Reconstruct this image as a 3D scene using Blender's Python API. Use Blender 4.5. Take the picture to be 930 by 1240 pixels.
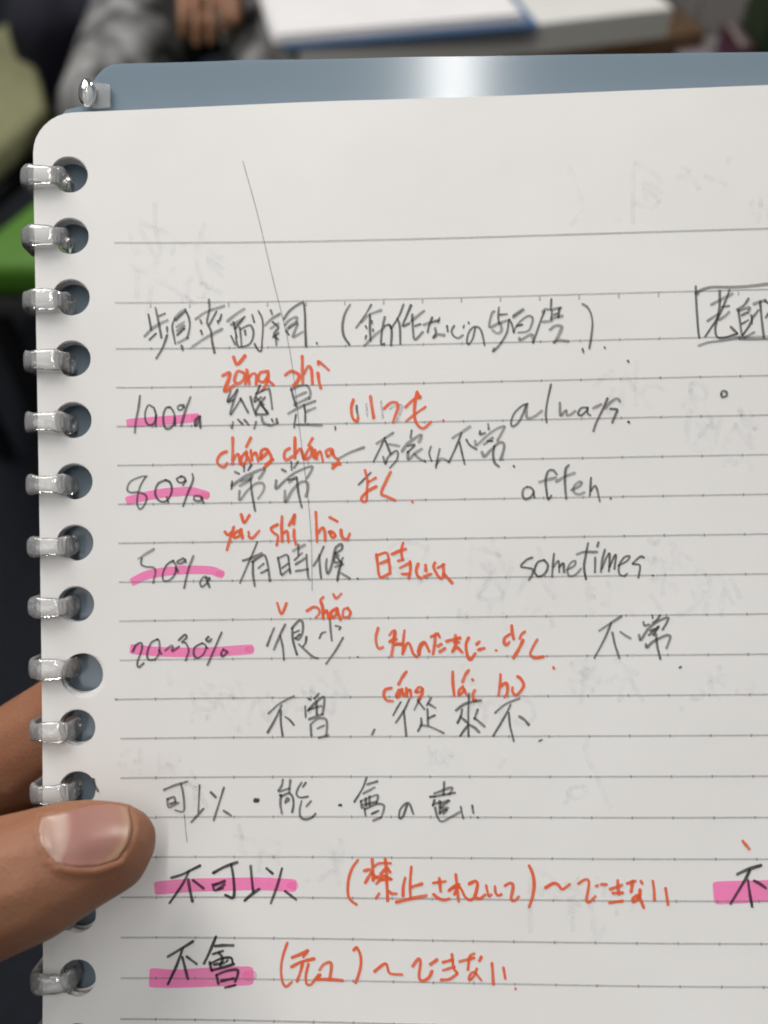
import bpy, bmesh, math, random
import numpy as np
from mathutils import Vector, Matrix
from mathutils.geometry import delaunay_2d_cdt
from mathutils.bvhtree import BVHTree
random.seed(4); rng=np.random.default_rng(4)
sc=bpy.context.scene
for o in list(bpy.data.objects): bpy.data.objects.remove(o)

# ---------------------------------------------------------------- camera (phone held over the notebook)
FPX=1020.0                       # focal length in photo pixels (930 x 1240)
PITCH=math.radians(50)           # looking down
CAM=Vector((0,0,1.10))
RIGHT=Vector((1,0,0)); FWD=Vector((0,math.cos(PITCH),-math.sin(PITCH))); UP=Vector((0,math.sin(PITCH),math.cos(PITCH)))
cd=bpy.data.cameras.new('camera'); cam=bpy.data.objects.new('camera',cd); sc.collection.objects.link(cam)
cam.location=CAM; cam.rotation_euler=(math.pi/2-PITCH,0,0)
cd.sensor_fit='VERTICAL'; cd.sensor_height=36; cd.sensor_width=27; cd.lens=36*FPX/1240
cd.clip_start=0.005; cd.clip_end=50
cd.dof.use_dof=True; cd.dof.focus_distance=0.129; cd.dof.aperture_fstop=cd.lens/2.3   # 2.3 mm pupil
sc.camera=cam

# ---------------------------------------------------------------- light: ceiling tubes, an added near lamp and the dim room around
w=bpy.data.worlds.new('World'); sc.world=w; w.use_nodes=True
w.node_tree.nodes['Background'].inputs[0].default_value=(0.95,0.98,1.0,1); w.node_tree.nodes['Background'].inputs[1].default_value=0.13
def area(name,loc,tgt,sx,sy,e,col=(1,1,1)):
    l=bpy.data.lights.new(name,'AREA'); l.shape='RECTANGLE'; l.size=sx; l.size_y=sy; l.energy=e; l.color=col
    o=bpy.data.objects.new(name,l); sc.collection.objects.link(o); o.location=loc
    o.rotation_euler=(Vector(tgt)-Vector(loc)).to_track_quat('-Z','Y').to_euler(); return o
area('ceiling_tube',(0.02,-0.30,2.55),(0.02,-0.30,0),0.05,1.25,10,(1,0.97,0.93))
area('ceiling_tube',(-1.1,1.7,2.55),(-1.1,1.7,0),0.07,1.25,31,(1,0.97,0.93))
area('ceiling_tube',(1.3,1.7,2.55),(1.3,1.7,0),0.07,1.25,31,(1,0.97,0.93))
area('ceiling_panel',(-0.95,-1.45,2.55),(0,0.1,1.0),1.2,0.6,4.2,(1,0.97,0.94))
area('added_near_lamp',(-0.22,0.27,1.46),(-0.01,0.09,1.02),0.26,0.26,2.35,(1,0.965,0.93))  # added close lamp, no real fixture: brightens the page towards its top
sc.view_settings.view_transform='Standard'; sc.view_settings.look='None'; sc.view_settings.exposure=0.0; sc.view_settings.gamma=1
sc.cycles.use_denoising=True; sc.cycles.filter_width=1.9
sc.cycles.max_bounces=10; sc.cycles.transparent_max_bounces=24; sc.cycles.caustics_reflective=False; sc.cycles.caustics_refractive=False

# ---------------------------------------------------------------- helpers
def c2w(p):                       # camera frame in mm (x right, y down, z forward) -> world metres
    return CAM+(RIGHT*p[0]-UP*p[1]+FWD*p[2])*0.001
def px(x,y,d):                    # photo pixel at depth d (mm) -> camera frame mm
    return np.array([(x-465)*d/FPX,(y-620)*d/FPX,d])
def on_z(x,y,h):                  # photo pixel -> world point on the horizontal plane z=h
    r=RIGHT*((x-465)/FPX)-UP*((y-620)/FPX)+FWD
    return CAM+r*((h-CAM.z)/r.z)
def at(x,y,d): return c2w(px(x,y,d*1000))
def obj(name,me,mat=None,parent=None,smooth=False):
    o=bpy.data.objects.new(name,me); sc.collection.objects.link(o)
    if mat: me.materials.append(mat)
    if parent: o.parent=parent
    if smooth: me.polygons.foreach_set('use_smooth',[True]*len(me.polygons))
    return o
def mesh(name,v,f):
    me=bpy.data.meshes.new(name); me.from_pydata(np.asarray(v,float).tolist(),[],f); me.update(); return me
def from_bm(name,bm):
    me=bpy.data.meshes.new(name); bm.to_mesh(me); bm.free(); return me
def empty(name,loc=(0,0,0)):
    o=bpy.data.objects.new(name,None); sc.collection.objects.link(o); o.location=loc; o.empty_display_size=0.02; return o
def tag(o,label,cat=None,group=None,kind=None):
    o['label']=label
    if cat: o['category']=cat
    if group: o['group']=group
    if kind: o['kind']=kind
    return o
def node_mat(name):
    m=bpy.data.materials.new(name); m.use_nodes=True; nt=m.node_tree; nt.nodes.clear()
    out=nt.nodes.new('ShaderNodeOutputMaterial'); return m,nt,out
def N(nt,t,**k):
    n=nt.nodes.new(t)
    for a,b in k.items():
        if a.startswith('i_'): n.inputs[a[2:].replace('_',' ')].default_value=b
        else: setattr(n,a,b)
    return n
def ramp(nt,fac,stops):
    r=nt.nodes.new('ShaderNodeValToRGB'); e=r.color_ramp.elements
    while len(e)<len(stops): e.new(0.5)
    for s,(p,c) in zip(e,stops): s.position=p; s.color=(*c,1)
    nt.links.new(fac,r.inputs[0]); return r.outputs[0]
def mat(name,col,rough=0.6,noise=0.0,scale=50,col2=None,bump=0.0,bscale=None,spec=0.5,sss=0,metal=0):
    m,nt,out=node_mat(name); b=N(nt,'ShaderNodeBsdfPrincipled'); nt.links.new(b.outputs[0],out.inputs[0])
    b.inputs['Base Color'].default_value=(*col,1); b.inputs['Roughness'].default_value=rough
    b.inputs['Specular IOR Level'].default_value=spec; b.inputs['Metallic'].default_value=metal
    tc=N(nt,'ShaderNodeTexCoord')
    if noise or col2:
        n=N(nt,'ShaderNodeTexNoise'); n.inputs['Scale'].default_value=scale; n.inputs['Detail'].default_value=6
        nt.links.new(tc.outputs['Object'],n.inputs['Vector'])
        c2=col2 or tuple(x*(1-noise) for x in col)
        nt.links.new(ramp(nt,n.outputs['Fac'],[(0.35,c2),(0.65,col)]),b.inputs['Base Color'])
    if bump:
        n2=N(nt,'ShaderNodeTexNoise'); n2.inputs['Scale'].default_value=bscale or scale*4; n2.inputs['Detail'].default_value=4
        nt.links.new(tc.outputs['Object'],n2.inputs['Vector'])
        bp=N(nt,'ShaderNodeBump'); bp.inputs['Strength'].default_value=bump; bp.inputs['Distance'].default_value=0.001
        nt.links.new(n2.outputs['Fac'],bp.inputs['Height']); nt.links.new(bp.outputs[0],b.inputs['Normal'])
    return m

# ---------------------------------------------------------------- the page as a gently bent sheet, in page mm (u right, v down)
PW=(-0.0482,0.0498,-0.015); PT=np.array((6.8296,28.1096,128.2929)); PQ=(0.462,0.9012,1.0372,-0.7288,-0.5293,0.2347,0.238)
def _rot(w):
    w=np.array(w); t=np.linalg.norm(w); K=np.array([[0,-w[2],w[1]],[w[2],0,-w[0]],[-w[1],w[0],0]])
    return np.eye(3)+np.sin(t)/t*K+(1-np.cos(t))/t**2*K@K
PR=_rot(PW)
def _z(u,v):
    a=(u-48)/50; b=(v-54)/50; q=PQ
    return q[0]*a*a+q[1]*a*b+q[2]*b*b+q[3]*a**3+q[4]*a*a*b+q[5]*a*b*b+q[6]*b**3
def zs(u,v):                      # bend of the sheet, carried on straight outside the measured part
    uc=np.clip(u,-16,112); vc=np.clip(v,-44,112); e=0.01
    gu=(_z(uc+e,vc)-_z(uc-e,vc))/(2*e); gv=(_z(uc,vc+e)-_z(uc,vc-e))/(2*e)
    return _z(uc,vc)+gu*(u-uc)+gv*(v-vc)
def S(u,v,h=0.0):                 # page point lifted h mm off the sheet -> camera frame mm, arrays (n,3)
    u=np.atleast_1d(np.asarray(u,float)); v=np.atleast_1d(np.asarray(v,float)); e=0.05
    gu=(zs(u+e,v)-zs(u-e,v))/(2*e); gv=(zs(u,v+e)-zs(u,v-e))/(2*e); n=np.sqrt(1+gu**2+gv**2)
    L=np.stack([u-48-h*gu/n, v-54-h*gv/n, -(zs(u,v)+h/n)],1)
    return L@PR.T+PT
def Sw(u,v,h=0.0):
    p=S(u,v,h)*0.001
    return np.array(CAM)+p[:,0:1]*np.array(RIGHT)-p[:,1:2]*np.array(UP)+p[:,2:3]*np.array(FWD)
def inv(x,y,h=0.0):               # photo pixels -> page mm
    x=np.atleast_1d(np.asarray(x,float)); y=np.atleast_1d(np.asarray(y,float)); u=np.full_like(x,45); v=np.full_like(y,40)
    for _ in range(14):
        p=S(u,v,h); u=u-(p[:,0]/p[:,2]*FPX+465-x)/7.9; v=v-(p[:,1]/p[:,2]*FPX+620-y)/7.9
    return u,v
# ---------------------------------------------------------------- handwriting, traced as pen paths
# (label, ink, x0, y0, scale, "stroke; stroke; ...")  points are photo pixels = (x0,y0)+point/scale
S1=930/140.; S2=930/165.; S3=930/180.; S4=930/170.; S5=930/190.; S6=930/110.; S7=930/200.; S8=930/230.
TEXT=[
("pencil heading in characters",'p',165,345,S1,"98,238 110,300 120,360;155,185 180,300 203,425;185,250 230,232;70,412 130,352 200,308 250,287;108,440 158,392;248,340 250,380;248,405 230,460 200,530 162,590;312,265 350,225 395,195;318,285 355,245 392,215;310,270 290,330 300,400 315,475;395,200 425,270 430,340 412,425;325,340 385,300;330,372 385,330;332,402 385,352;340,465 412,425;365,490 375,525;585,120 588,200 570,300 600,370 612,460 630,545;480,275 560,220 705,170;645,215 610,280 590,320;515,280 525,310;685,240 670,290;655,290 660,310;520,370 530,395;455,495 560,425 690,355"),
("pencil heading in characters",'p',285,345,S1,"-60,290 0,240 70,195;75,255 40,300 0,350;-30,320 20,300 60,270;5,430 20,490 45,500 110,480 140,430 145,370 120,325 75,340 40,360;35,340 45,420 50,490;-35,410 0,480;-15,300 10,420;78,370 82,400;135,240 152,300;185,210 215,270 222,350 215,450 208,530 180,520 155,475;240,325 290,275 355,235;285,205 295,235;285,350 345,310;300,300 345,340 310,400 345,440;305,420 345,390;325,400 330,485;390,275 440,205 520,150 550,150 560,250 562,350 568,490;400,320 440,280 490,260 495,290;410,370 440,330 490,300;415,380 430,400;435,345 500,310 480,370 465,420 540,380;655,468 657,474"),
("pencil words in brackets",'p',405,345,S1,"125,160 85,230 65,320 75,410 120,480;295,160 255,230 175,345;215,300 280,240 375,205;285,240 285,350 290,450;250,330 260,350;300,290 300,310;310,360 312,375;255,410 250,435;240,490 320,410 400,345;405,260 385,350 375,470 400,475;405,330 440,320 455,350;445,325 460,370 455,485;555,160 520,250 470,330 455,350;505,270 525,330 530,475;615,165 580,250 550,330 600,310;620,290 720,210;625,240 630,340 645,440 710,380;650,330 690,315;720,320 780,300;785,265 760,330 750,380;785,300 835,285;845,265 835,300;810,350 815,390 795,425;800,420 830,400 880,405;905,330 912,375"),
("pencil words in brackets",'p',525,345,S1,"165,330 145,370 160,410 200,428 235,405;245,325 240,345;280,300 285,310;335,345 315,430 280,480 268,440 290,370 335,335 375,355 395,410 410,485;485,215 465,240 450,340 520,310 600,285;525,180 520,250 525,310;535,240 590,235;540,310 545,370 510,390 475,365;605,280 590,380 540,470 480,535 485,510;610,280 630,320 645,385 655,350 700,290 760,250 795,265 790,310 760,370 680,385;640,260 720,205;645,245 720,195;670,330 710,320;690,430 700,445 760,410 795,405 800,465"),
("pencil words in brackets",'p',645,345,S1,"150,115 145,200;80,215 100,195 145,200 225,185;95,210 60,300 5,460;155,210 150,280;215,190 205,260;80,298 150,290;150,270 235,250;170,240 200,230;140,360 180,330 230,335 225,370 190,440 165,465 205,445 285,455;400,155 440,180 470,240 480,320 470,420 455,510;400,515 408,540;578,503 580,508"),
("boxed pencil word at the page's right",'p',790,335,S1,"348,80 352,200 365,400 375,490;350,135 400,105 480,85 600,85 750,80 930,60 1100,40;375,555 450,530 560,515 700,492;540,115 540,230 525,320 505,420 520,485 580,490 680,460;620,105 590,190 530,320 425,480;475,225 560,180 640,140;445,355 530,300;560,245 615,235;540,345 580,320 615,285;630,405 680,455;770,180 735,230 680,265;690,270 705,380 720,490;690,275 775,250 770,290;720,310 760,290;720,380 770,350;725,470 775,400 800,350;795,310 800,380;740,490 815,450;815,220 905,190;800,340 850,270;865,200 875,320 895,490;905,195 960,250 950,380;910,330 935,290;700,500 930,500 1100,490"),
("tiny pencil ring",'p',700,320,S8,"700,635 705,650 725,645 725,625 705,622 699,637;242,472 246,478;244,772 250,775"),
("pencil percentage 100 %",'p',145,435,S1,"163,295 150,400 130,500 122,590;265,385 230,370 205,430 210,500 240,530 280,510 292,450 275,390;292,450 290,540;405,385 370,395 350,460 360,540 390,560 430,530 443,460 420,400 395,385;443,470 445,530;490,365 465,385 480,410 510,395 500,370;515,365 520,385;570,305 530,410 495,535;640,460 610,490 608,535 630,510 645,460;645,460 650,550"),
("orange phonetic spelling over the first word",'o',265,430,S1,"118,15 140,70 165,60 210,5;30,165 85,140 80,190 45,290 120,245;200,140 150,130 125,200 150,230 195,200 210,150;210,150 215,230;225,120 245,230;235,190 270,150 300,160 300,235;385,130 330,145 320,200 360,215 395,170;395,130 395,200 360,270 345,285;395,200 440,240;535,160 580,130 635,150 645,180 620,230 600,245;670,10 672,100 675,225;685,150 720,90 745,120 752,230;797,145 805,210 820,265;800,75 800,50 840,80 885,120"),
("pencil characters of the first word",'p',265,430,S1,"150,275 120,320 75,375;95,290 70,375 120,360;150,285 110,400 95,480 175,355;175,350 235,460;115,540 105,585;155,520 190,555;205,520 240,560;255,335 275,420 300,485;330,245 300,320 285,360;300,310 385,275 410,290 430,435;290,375 340,340;300,340 360,400;370,340 320,410 300,470 395,470 340,400;330,380 390,470;300,535 285,590;345,500 360,545 420,565 470,545;425,515 435,535;465,515 470,545;580,265 600,340 620,410;580,280 640,250 705,245 735,290 730,350;620,335 700,300;610,400 720,345;560,470 670,410 775,370;685,400 695,470 695,540;700,455 775,425;620,480 605,580;630,560 720,560 825,565"),
("orange kana on the 100 % row",'o',405,450,S1,"152,225 135,290 145,370 180,400 190,370;290,200 300,280 315,370;400,295 450,250 500,250 510,290 490,350 470,410;665,165 645,260 645,370 670,430 715,455 775,405;570,285 640,220 690,200;670,170 685,210;575,400 650,340 730,285;875,390 878,398"),
("pencil marks under the orange kana",'p',405,450,S1,"178,275 180,310 190,360"),
("pencil word always",'p',605,465,S2,"190,135 150,150 100,200 78,260 90,290 130,260 160,200 180,145;185,140 180,200 195,235 240,220 285,185;350,5 325,120 315,200 320,262;410,130 415,215 440,190 455,180 460,215 490,205 515,185;590,160 555,165 535,200 555,215 590,185 600,160;600,165 600,200 620,215;640,165 690,140;735,100 700,180 660,260 640,320;820,120 800,100 750,130 720,165;755,170 800,175 790,210 768,262;878,256 882,260"),
("pencil percentage 80 %",'p',145,530,S1,"220,310 170,315 90,350 60,410 85,440 160,440 215,470 205,530 165,575 140,530 150,440 175,370 210,315;370,340 310,370 285,440 310,500 360,515 400,480 420,420 405,360 370,340;380,480 390,520;500,310 460,330 480,360 525,350 520,320 490,310;530,345 510,380;585,290 590,340 550,440 510,550;600,470 600,500 640,510 665,490 650,470 610,465;655,480 675,525"),
("orange phonetic spelling over the second word",'o',260,530,S1,"95,110 50,130 20,180 35,220 75,235 100,205;145,0 145,100 145,210;150,170 190,130 205,210;255,110 215,160 215,215 250,190 260,120;250,120 285,200;290,0 255,70;290,100 300,180;300,150 330,120 350,190;370,160 375,110 400,90 430,110 370,170;410,90 440,120 455,180 400,240;410,215 470,175;600,85 565,110 560,160 580,180 625,150;645,0 645,80 645,165;650,130 690,90 715,165;785,5 755,60;770,70 735,130 725,170 770,150 785,80;780,90 800,160;805,100 820,170;820,140 850,110 870,190;905,150 895,110 930,90 950,110 915,150;940,110 965,155 995,190 950,245;950,215 1010,210"),
("pencil characters of the second word",'p',260,530,S1,"235,205 238,270;295,220 270,260;165,275 195,290;140,350 135,410;140,385 250,310 395,250 385,290 360,325;205,385 270,350 300,310;215,350 290,330;200,430 200,505 260,430 330,370 390,370 395,420 350,490;290,340 300,450 325,585;615,195 620,260;670,195 640,240;540,255 570,270;495,345 495,410 560,350 650,280 780,230 770,280 740,325;600,360 650,320;590,340 640,330;565,430 570,520 620,430 690,360 745,360 750,410 735,470;660,320 675,450 700,560"),
("small pencil note after the second spelling",'p',390,510,S1,"135,300 230,250 335,212;105,45 108,70;440,180 500,140 570,95;505,135 470,210 415,325;510,160 550,260;540,185 620,200;490,285 510,345 530,290 590,240 610,255 600,310 545,375;720,75 712,135;645,240 690,180 790,110 795,135 780,165;690,200 730,190 740,200 690,250;690,250 695,310 745,260 800,225;745,265 780,300 830,325;295,510 345,460 390,415"),
("small pencil note after the second spelling",'p',500,510,S1,"145,205 130,260 150,320;215,225 200,290 185,375;185,350 215,310 240,300 285,325;320,135 390,90 460,45;390,95 350,200 290,330;375,170 395,260 415,345;430,150 455,190 510,225;605,25 610,65;540,80 540,105 580,95;500,160 510,195 570,140 650,75 735,40 715,90 680,155;575,185 640,135;600,160 640,160;555,250 575,285 620,240 690,175 730,180 730,230 705,310;655,200 645,260 655,330 690,365;810,360 814,368"),
("orange kana on the 80 % row",'o',390,510,S1,"345,395 365,480 360,560 355,640 320,640 320,610 370,560 435,525;370,490 430,455;550,410 515,480 475,580 520,605 585,635;725,646 729,652"),
("pencil word often",'p',620,555,S1,"120,230 90,250 85,300 110,328 150,310 175,270 150,235 120,230;170,270 180,315;360,130 330,95 290,105 270,170 275,250 290,330 315,300;220,190 350,155;455,55 430,90 425,200 435,325;360,185 430,145 500,120;480,255 540,225 560,195 535,190 495,230 500,275 540,290 580,275;635,155 630,230 625,300;635,260 660,225 680,240 705,345;13,62 17,68;790,320 794,325"),
("pencil percentage 50 %",'p',150,620,S1,"240,300 180,335 120,375;145,370 140,420 180,440 235,445 255,480 235,570;400,390 350,420 315,490 320,550 370,545 410,500 420,430 390,390;420,450 435,480;470,375 430,400 450,415 490,395 480,370;495,380 500,405;560,355 520,460 485,610;690,540 650,520 615,560 625,600 660,580 690,530;660,530 690,605"),
("orange phonetic spelling over the third word",'o',265,620,S1,"180,20 205,85 245,25;50,160 75,185 100,165;120,120 95,200 65,305;175,145 125,170 125,205 165,190 180,140;180,150 190,210;240,160 245,200 275,205 325,150;470,100 420,130 440,165 470,185 475,210 465,265;508,35 505,130 510,235;515,170 550,155 560,240;605,140 605,200 620,260;565,105 590,60 610,15 602,95;780,0 785,110 790,240;795,170 830,125 850,150 855,230"),
("orange phonetic spelling over the third word",'o',370,620,S1,"195,42 255,75;190,160 215,205 240,190 215,160 190,160;285,145 290,190 315,220 340,210 355,175"),
("pencil characters of the third word",'p',265,620,S1,"310,240 265,350 170,570;195,390 260,370 345,330;275,400 275,500 290,595;270,400 330,360 370,350 395,430 410,555;320,450 360,415;340,490 390,465;475,365 490,440 500,500;480,370 550,345 565,420 575,490;510,450 555,415;510,505 565,460;600,310 690,265;640,260 640,345;610,385 670,330;620,420 690,375;620,475 715,460;705,345 710,440 720,530"),
("pencil characters of the third word",'p',370,620,S1,"145,280 110,360 65,430;110,345 115,440 125,530;170,380 165,440 180,495 210,430 235,310 260,270 290,260 290,300 240,330;240,330 265,350;240,330 230,400 275,400 300,370;250,360 290,410;240,440 300,420;290,400 270,470 255,550;285,490 360,535;418,535 422,539"),
("orange kana on the 50 % row",'o',440,655,S1,"105,110 115,190 135,290 215,260;110,115 185,95 205,160 215,250;135,180 205,155;230,105 290,80 340,65;320,15 305,80 315,150;280,160 320,150;295,215 375,175;375,165 378,230 365,300;310,265 375,265;440,185 425,230 435,280 465,300;500,195 503,240;490,285 545,265;575,175 565,210 600,280 630,300 645,255 640,190;600,215 650,190;645,265 680,300 715,340"),
("pencil word sometimes",'p',620,650,S3,"125,130 90,145 55,185 100,195 130,205 125,240 105,270;200,145 160,160 140,215 165,248 205,230 225,180 200,145;262,105 255,180 250,250;260,190 290,150 295,220;295,190 320,165 325,220;345,205 390,180 395,150 365,165 345,210 360,245 400,235 430,200;475,40 460,120 450,190 462,265;405,110 450,95 530,95;520,130 518,220;540,35 533,60;580,80 565,140 555,220;560,200 595,120 610,110 605,215;610,190 640,120 650,120 640,200;665,180 720,150 735,120 700,130 670,180 670,230 700,245 720,230;825,130 800,125 755,165;755,170 795,175 800,200 790,255;878,240 882,244"),
("pencil percentage 20 to 30 %",'p',150,720,S4,"60,375 80,335 115,320 120,360 90,450 100,480 130,455;225,295 180,320 155,390 165,430 210,425 235,380 235,310 220,295;235,370 248,390;275,370 310,340 325,345 320,375 365,345;365,300 405,265 415,285 385,315 410,320 430,370 410,435;520,320 470,350 465,400 490,420 530,390 545,340 520,320;545,345 555,355;560,280 545,300 565,310 580,295;648,250 600,360 555,465;660,360 645,390 655,410 680,385 665,365;680,370 690,385"),
("orange phonetic spelling over the fourth word",'o',310,720,S1,"170,65 205,155 245,70;410,130 460,100 500,110 510,150 480,185;540,20 520,45 535,100 540,190;545,150 570,130 585,190;650,110 605,140 610,185 645,160 655,115;655,130 680,200;740,105 705,120 700,175 740,180 760,145 740,110;622,-5 645,28 685,-8"),
("pencil characters of the fourth word",'p',310,720,S1,"145,270 120,330 90,410;235,240 195,320 145,440;195,330 215,420 225,525;290,270 300,380 330,480;290,270 345,210 375,225 375,300 345,360 315,350;310,305 345,290;320,350 350,320;405,340 400,385 380,415;345,400 400,450 460,500 500,512;595,195 600,280 610,370;510,350 530,310 560,300;640,250 680,260 670,280;700,345 640,450 565,555;818,498 822,503"),
("orange kana on the 20 to 30 % row",'o',440,740,S1,"118,135 100,210 110,280 130,300 155,290;210,190 235,160 255,160 250,210 215,240;250,180 240,270 225,360;210,245 265,225;255,270 310,260;330,155 320,250 315,345;270,260 305,270;320,330 350,260 375,270 400,340 430,368;485,255 460,300 450,355 440,320 460,265 490,250 510,280 530,325;545,205 600,180;580,180 575,250 560,345;600,185 615,210;600,280 625,265;615,325 655,300;670,240 775,215;740,195 745,260 720,320;730,250 770,250;715,325 750,290 795,330;845,215 825,270 835,350 860,390 900,340"),
("orange kana on the 20 to 30 % row",'o',560,740,S1,"115,265 135,245;130,310 175,298;266,315 274,316;395,115 400,170 412,225;380,185 340,215 335,255 355,270 375,250;460,220 475,185 500,165;485,235 455,300 410,375;600,230 565,290 545,345 580,375 650,365;730,450 735,460"),
("pencil characters right of the orange kana",'p',700,735,S1,"170,190 260,130 345,75;265,130 210,260 130,410;275,205 295,300 330,410;340,200 375,225 420,250;595,65 600,90;525,120 535,150 570,140;660,65 630,105 600,125;490,225 505,265 560,180 640,115 720,85 715,120 680,180;570,225 640,160;580,190 640,170;605,225 650,155;545,300 555,325 600,280 700,230 740,235 730,280 710,330;625,220 635,310 660,415;815,487 828,480"),
("pencil characters below the fourth word",'p',310,815,S1,"100,325 190,245 305,185;205,260 160,360 95,475;200,300 200,400 215,505;235,350 270,375 305,415;420,205 440,215;505,165 470,205;395,265 400,355;420,300 470,245 540,190 550,230 535,330;485,225 490,330;430,290 520,265;430,370 535,330;440,420 445,500;440,410 500,365 560,370 572,420 565,500;495,445 550,420;505,520 580,500"),
("orange phonetic spelling over the last word",'o',440,805,S1,"225,185 175,200 165,250 190,285 235,290;285,200 265,240 275,260 305,220 310,195;305,200 325,245;345,55 310,105 285,155;345,190 350,255;350,220 375,200 385,260;420,215 445,180 475,190 460,215 425,220;475,195 470,240 440,280;718,55 720,150 730,245;845,45 820,80 798,135;800,170 770,205 770,245 815,200;800,180 830,240;878,118 882,124;895,205 880,240 885,285 905,280"),
("orange phonetic spelling over the last word",'o',540,805,S1,"438,75 435,150 422,245;430,180 480,145 495,175 490,230 470,258;575,92 600,110 625,160 600,210 565,240 535,220 535,180"),
("pencil characters of the last word",'p',440,805,S1,"90,520 70,560;300,300 270,350 240,405;370,275 330,360 262,465;325,370 335,470 345,570;455,270 435,310 410,360;440,290 490,355;545,265 510,325;520,310 580,345;515,355 520,480;520,430 575,405;465,430 465,480 440,530;465,485 530,495 590,520 645,548"),
("pencil characters of the last word",'p',540,805,S1,"185,230 180,350 180,570;80,365 160,310 280,285;130,360 120,410 95,465;120,420 170,465;255,360 230,430;230,430 270,460 310,495;180,480 150,520 115,570;195,485 230,505 265,540;395,385 480,315 590,270;520,320 470,420 380,570;505,385 515,490 545,612;590,415 630,440 665,480;750,612 772,602"),
("pencil sub-heading in characters",'p',180,935,S1,"125,140 210,105 310,75;260,90 280,180 283,310 215,305;150,215 165,280 240,245;155,215 205,200 215,235;175,255 215,240;410,105 405,210 400,320;345,400 400,340 440,295;500,160 540,200;605,125 570,240 525,385;605,310 660,345;850,228 865,218 885,220 865,235 850,230;855,215 880,232"),
("pencil sub-heading in characters",'p',320,925,S1,"150,125 140,175 115,220 200,195;210,130 205,175 200,225;125,250 140,250;135,250 130,320 142,395;135,260 200,235 230,270 235,330 225,385;170,300 185,275 200,290 170,315;300,150 270,200 260,245 290,270 350,262;335,150 310,185;300,300 285,370 295,430 340,445 390,425 412,400;375,300 340,340;600,333 622,328 605,325 618,335"),
("pencil sub-heading in characters",'p',420,925,S4,"130,90 105,160 50,250;135,135 200,115;110,195 185,155;92,245 100,290;95,245 195,205 205,225 195,260;110,270 195,250;150,215 150,275;125,225 127,275;115,290 125,340;120,300 200,265 245,275 240,320 225,355;165,330 210,310;175,375 225,355;400,265 375,340 350,360 350,310 385,265 415,265 440,330;645,120 640,200;580,195 695,155 680,200;585,215 550,215;555,220 715,190;580,240 570,275;570,270 620,250;585,290 600,350 630,380 700,345 745,320;620,260 680,240 620,290 670,290;620,320 665,300 640,330;615,245 615,330;755,285 762,325 772,360;830,275 838,325;866,353 870,357"),
("pencil characters on the first lower pink stroke",'b',180,1030,S5,"135,160 200,140 305,88;240,120 200,200 125,310;235,170 245,230 260,298;265,175 325,222;385,130 450,95 525,68;490,80 505,180 503,275 455,262;380,200 395,235 450,200;395,200 450,180;410,230 440,220;605,90 612,170 620,240;570,295 610,260 655,228;700,105 735,135;790,105 765,200 725,310;810,240 875,290"),
("orange bracketed remark",'o',410,1030,S1,"155,75 110,140 80,230 75,340 95,395 145,432;205,160 250,150;270,70 275,150 278,235;215,255 265,170;270,180 300,215;285,125 330,100 420,100;375,65 385,150 385,210;340,185 380,140;395,140 415,170;300,210 350,210;305,265 340,235 425,230;360,200 420,225;385,210 390,300 395,400;325,345 300,385;405,325 430,345 465,345;535,220 520,290 518,360;585,130 575,260 578,385;590,290 670,265;465,412 580,385 705,360;760,258 860,245;810,220 820,325;765,350 800,380 850,395 890,385"),
("orange bracketed remark",'o',530,1030,S1,"90,320 140,280;145,190 155,290 168,405;100,310 170,270;135,350 165,290 190,310 220,370 255,395 285,385;255,265 300,245 320,265 310,330 300,370 340,385 380,355;390,280 400,330 410,365 430,355;460,285 465,335 485,360 510,350;540,280 580,260 605,275 600,330 590,390 620,400 650,370;735,120 765,190 775,280 760,380 735,450"),
("orange kana after the longer bracket",'o',650,1030,S3,"55,230 100,205 130,210 160,240 205,210;260,205 300,180 325,190 320,250 310,310 330,320 365,285;370,220 380,218;400,210 435,210;460,240 530,215;505,185 510,260 515,270;475,265 535,262;455,325 535,315;565,205 615,190;600,190 590,255;650,190 660,205;645,245 640,290 605,320 600,300 630,280 650,310 668,355;725,190 733,250 735,310;805,235 820,335"),
("short orange accent mark",'o',820,1010,S6,"670,70 735,150"),
("pencil character on the wide pink block",'b',820,1010,S6,"615,408 720,360 855,318;740,370 690,470 545,710;722,470 740,600 765,740;785,475 850,510 905,550"),
("pencil characters on the lowest pink stroke",'b',175,1125,S1,"190,220 290,160 390,98;310,150 260,290 190,440;305,225 350,400;340,220 420,280;575,60 530,170 480,275;570,135 640,130 712,130;550,200 630,175;525,265 540,330;530,275 620,235 695,230 710,270;600,190 630,235 610,290;560,285 640,270;545,330 620,310 720,280;660,260 670,250;580,370 595,435;585,365 660,335 745,325 750,365 730,420;620,415 715,395;650,470 730,450"),
("short orange bracketed word",'o',320,1135,S1,"185,45 150,150 135,250 145,350 175,395 220,360;225,160 290,135 350,105;350,110 315,155;220,235 300,195 400,170;310,200 290,280 265,350;355,215 335,300 340,370 370,380 400,350 435,300;445,260 480,215 530,200 540,240 525,340;420,335 450,300;430,335 520,335 630,345;720,100 745,80 775,150 775,230 755,310 735,360"),
("orange kana after the shorter bracket",'o',445,1135,S7,"40,190 90,150 110,155 125,200 195,208;255,160 285,120 298,140 290,220 310,243 345,225 362,190;355,150 390,125;425,140 480,125;475,95 485,170 505,200;425,185 490,165;415,238 460,235 505,205;520,135 600,115;600,90 575,110 565,180;640,110 630,130;615,175 600,215 575,240 575,215 600,195 640,240;700,145 705,200 708,262;765,170 775,230;832,286 834,290"),
("small pencil tick beside a punched hole",'p',0,800,S7,"527,665 535,700 553,733"),
("thin straight pencil line",'t',0,0,1,"294,195 312,260 329,332 351,425 364,530 373,605 377,655 378,715"),
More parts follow.
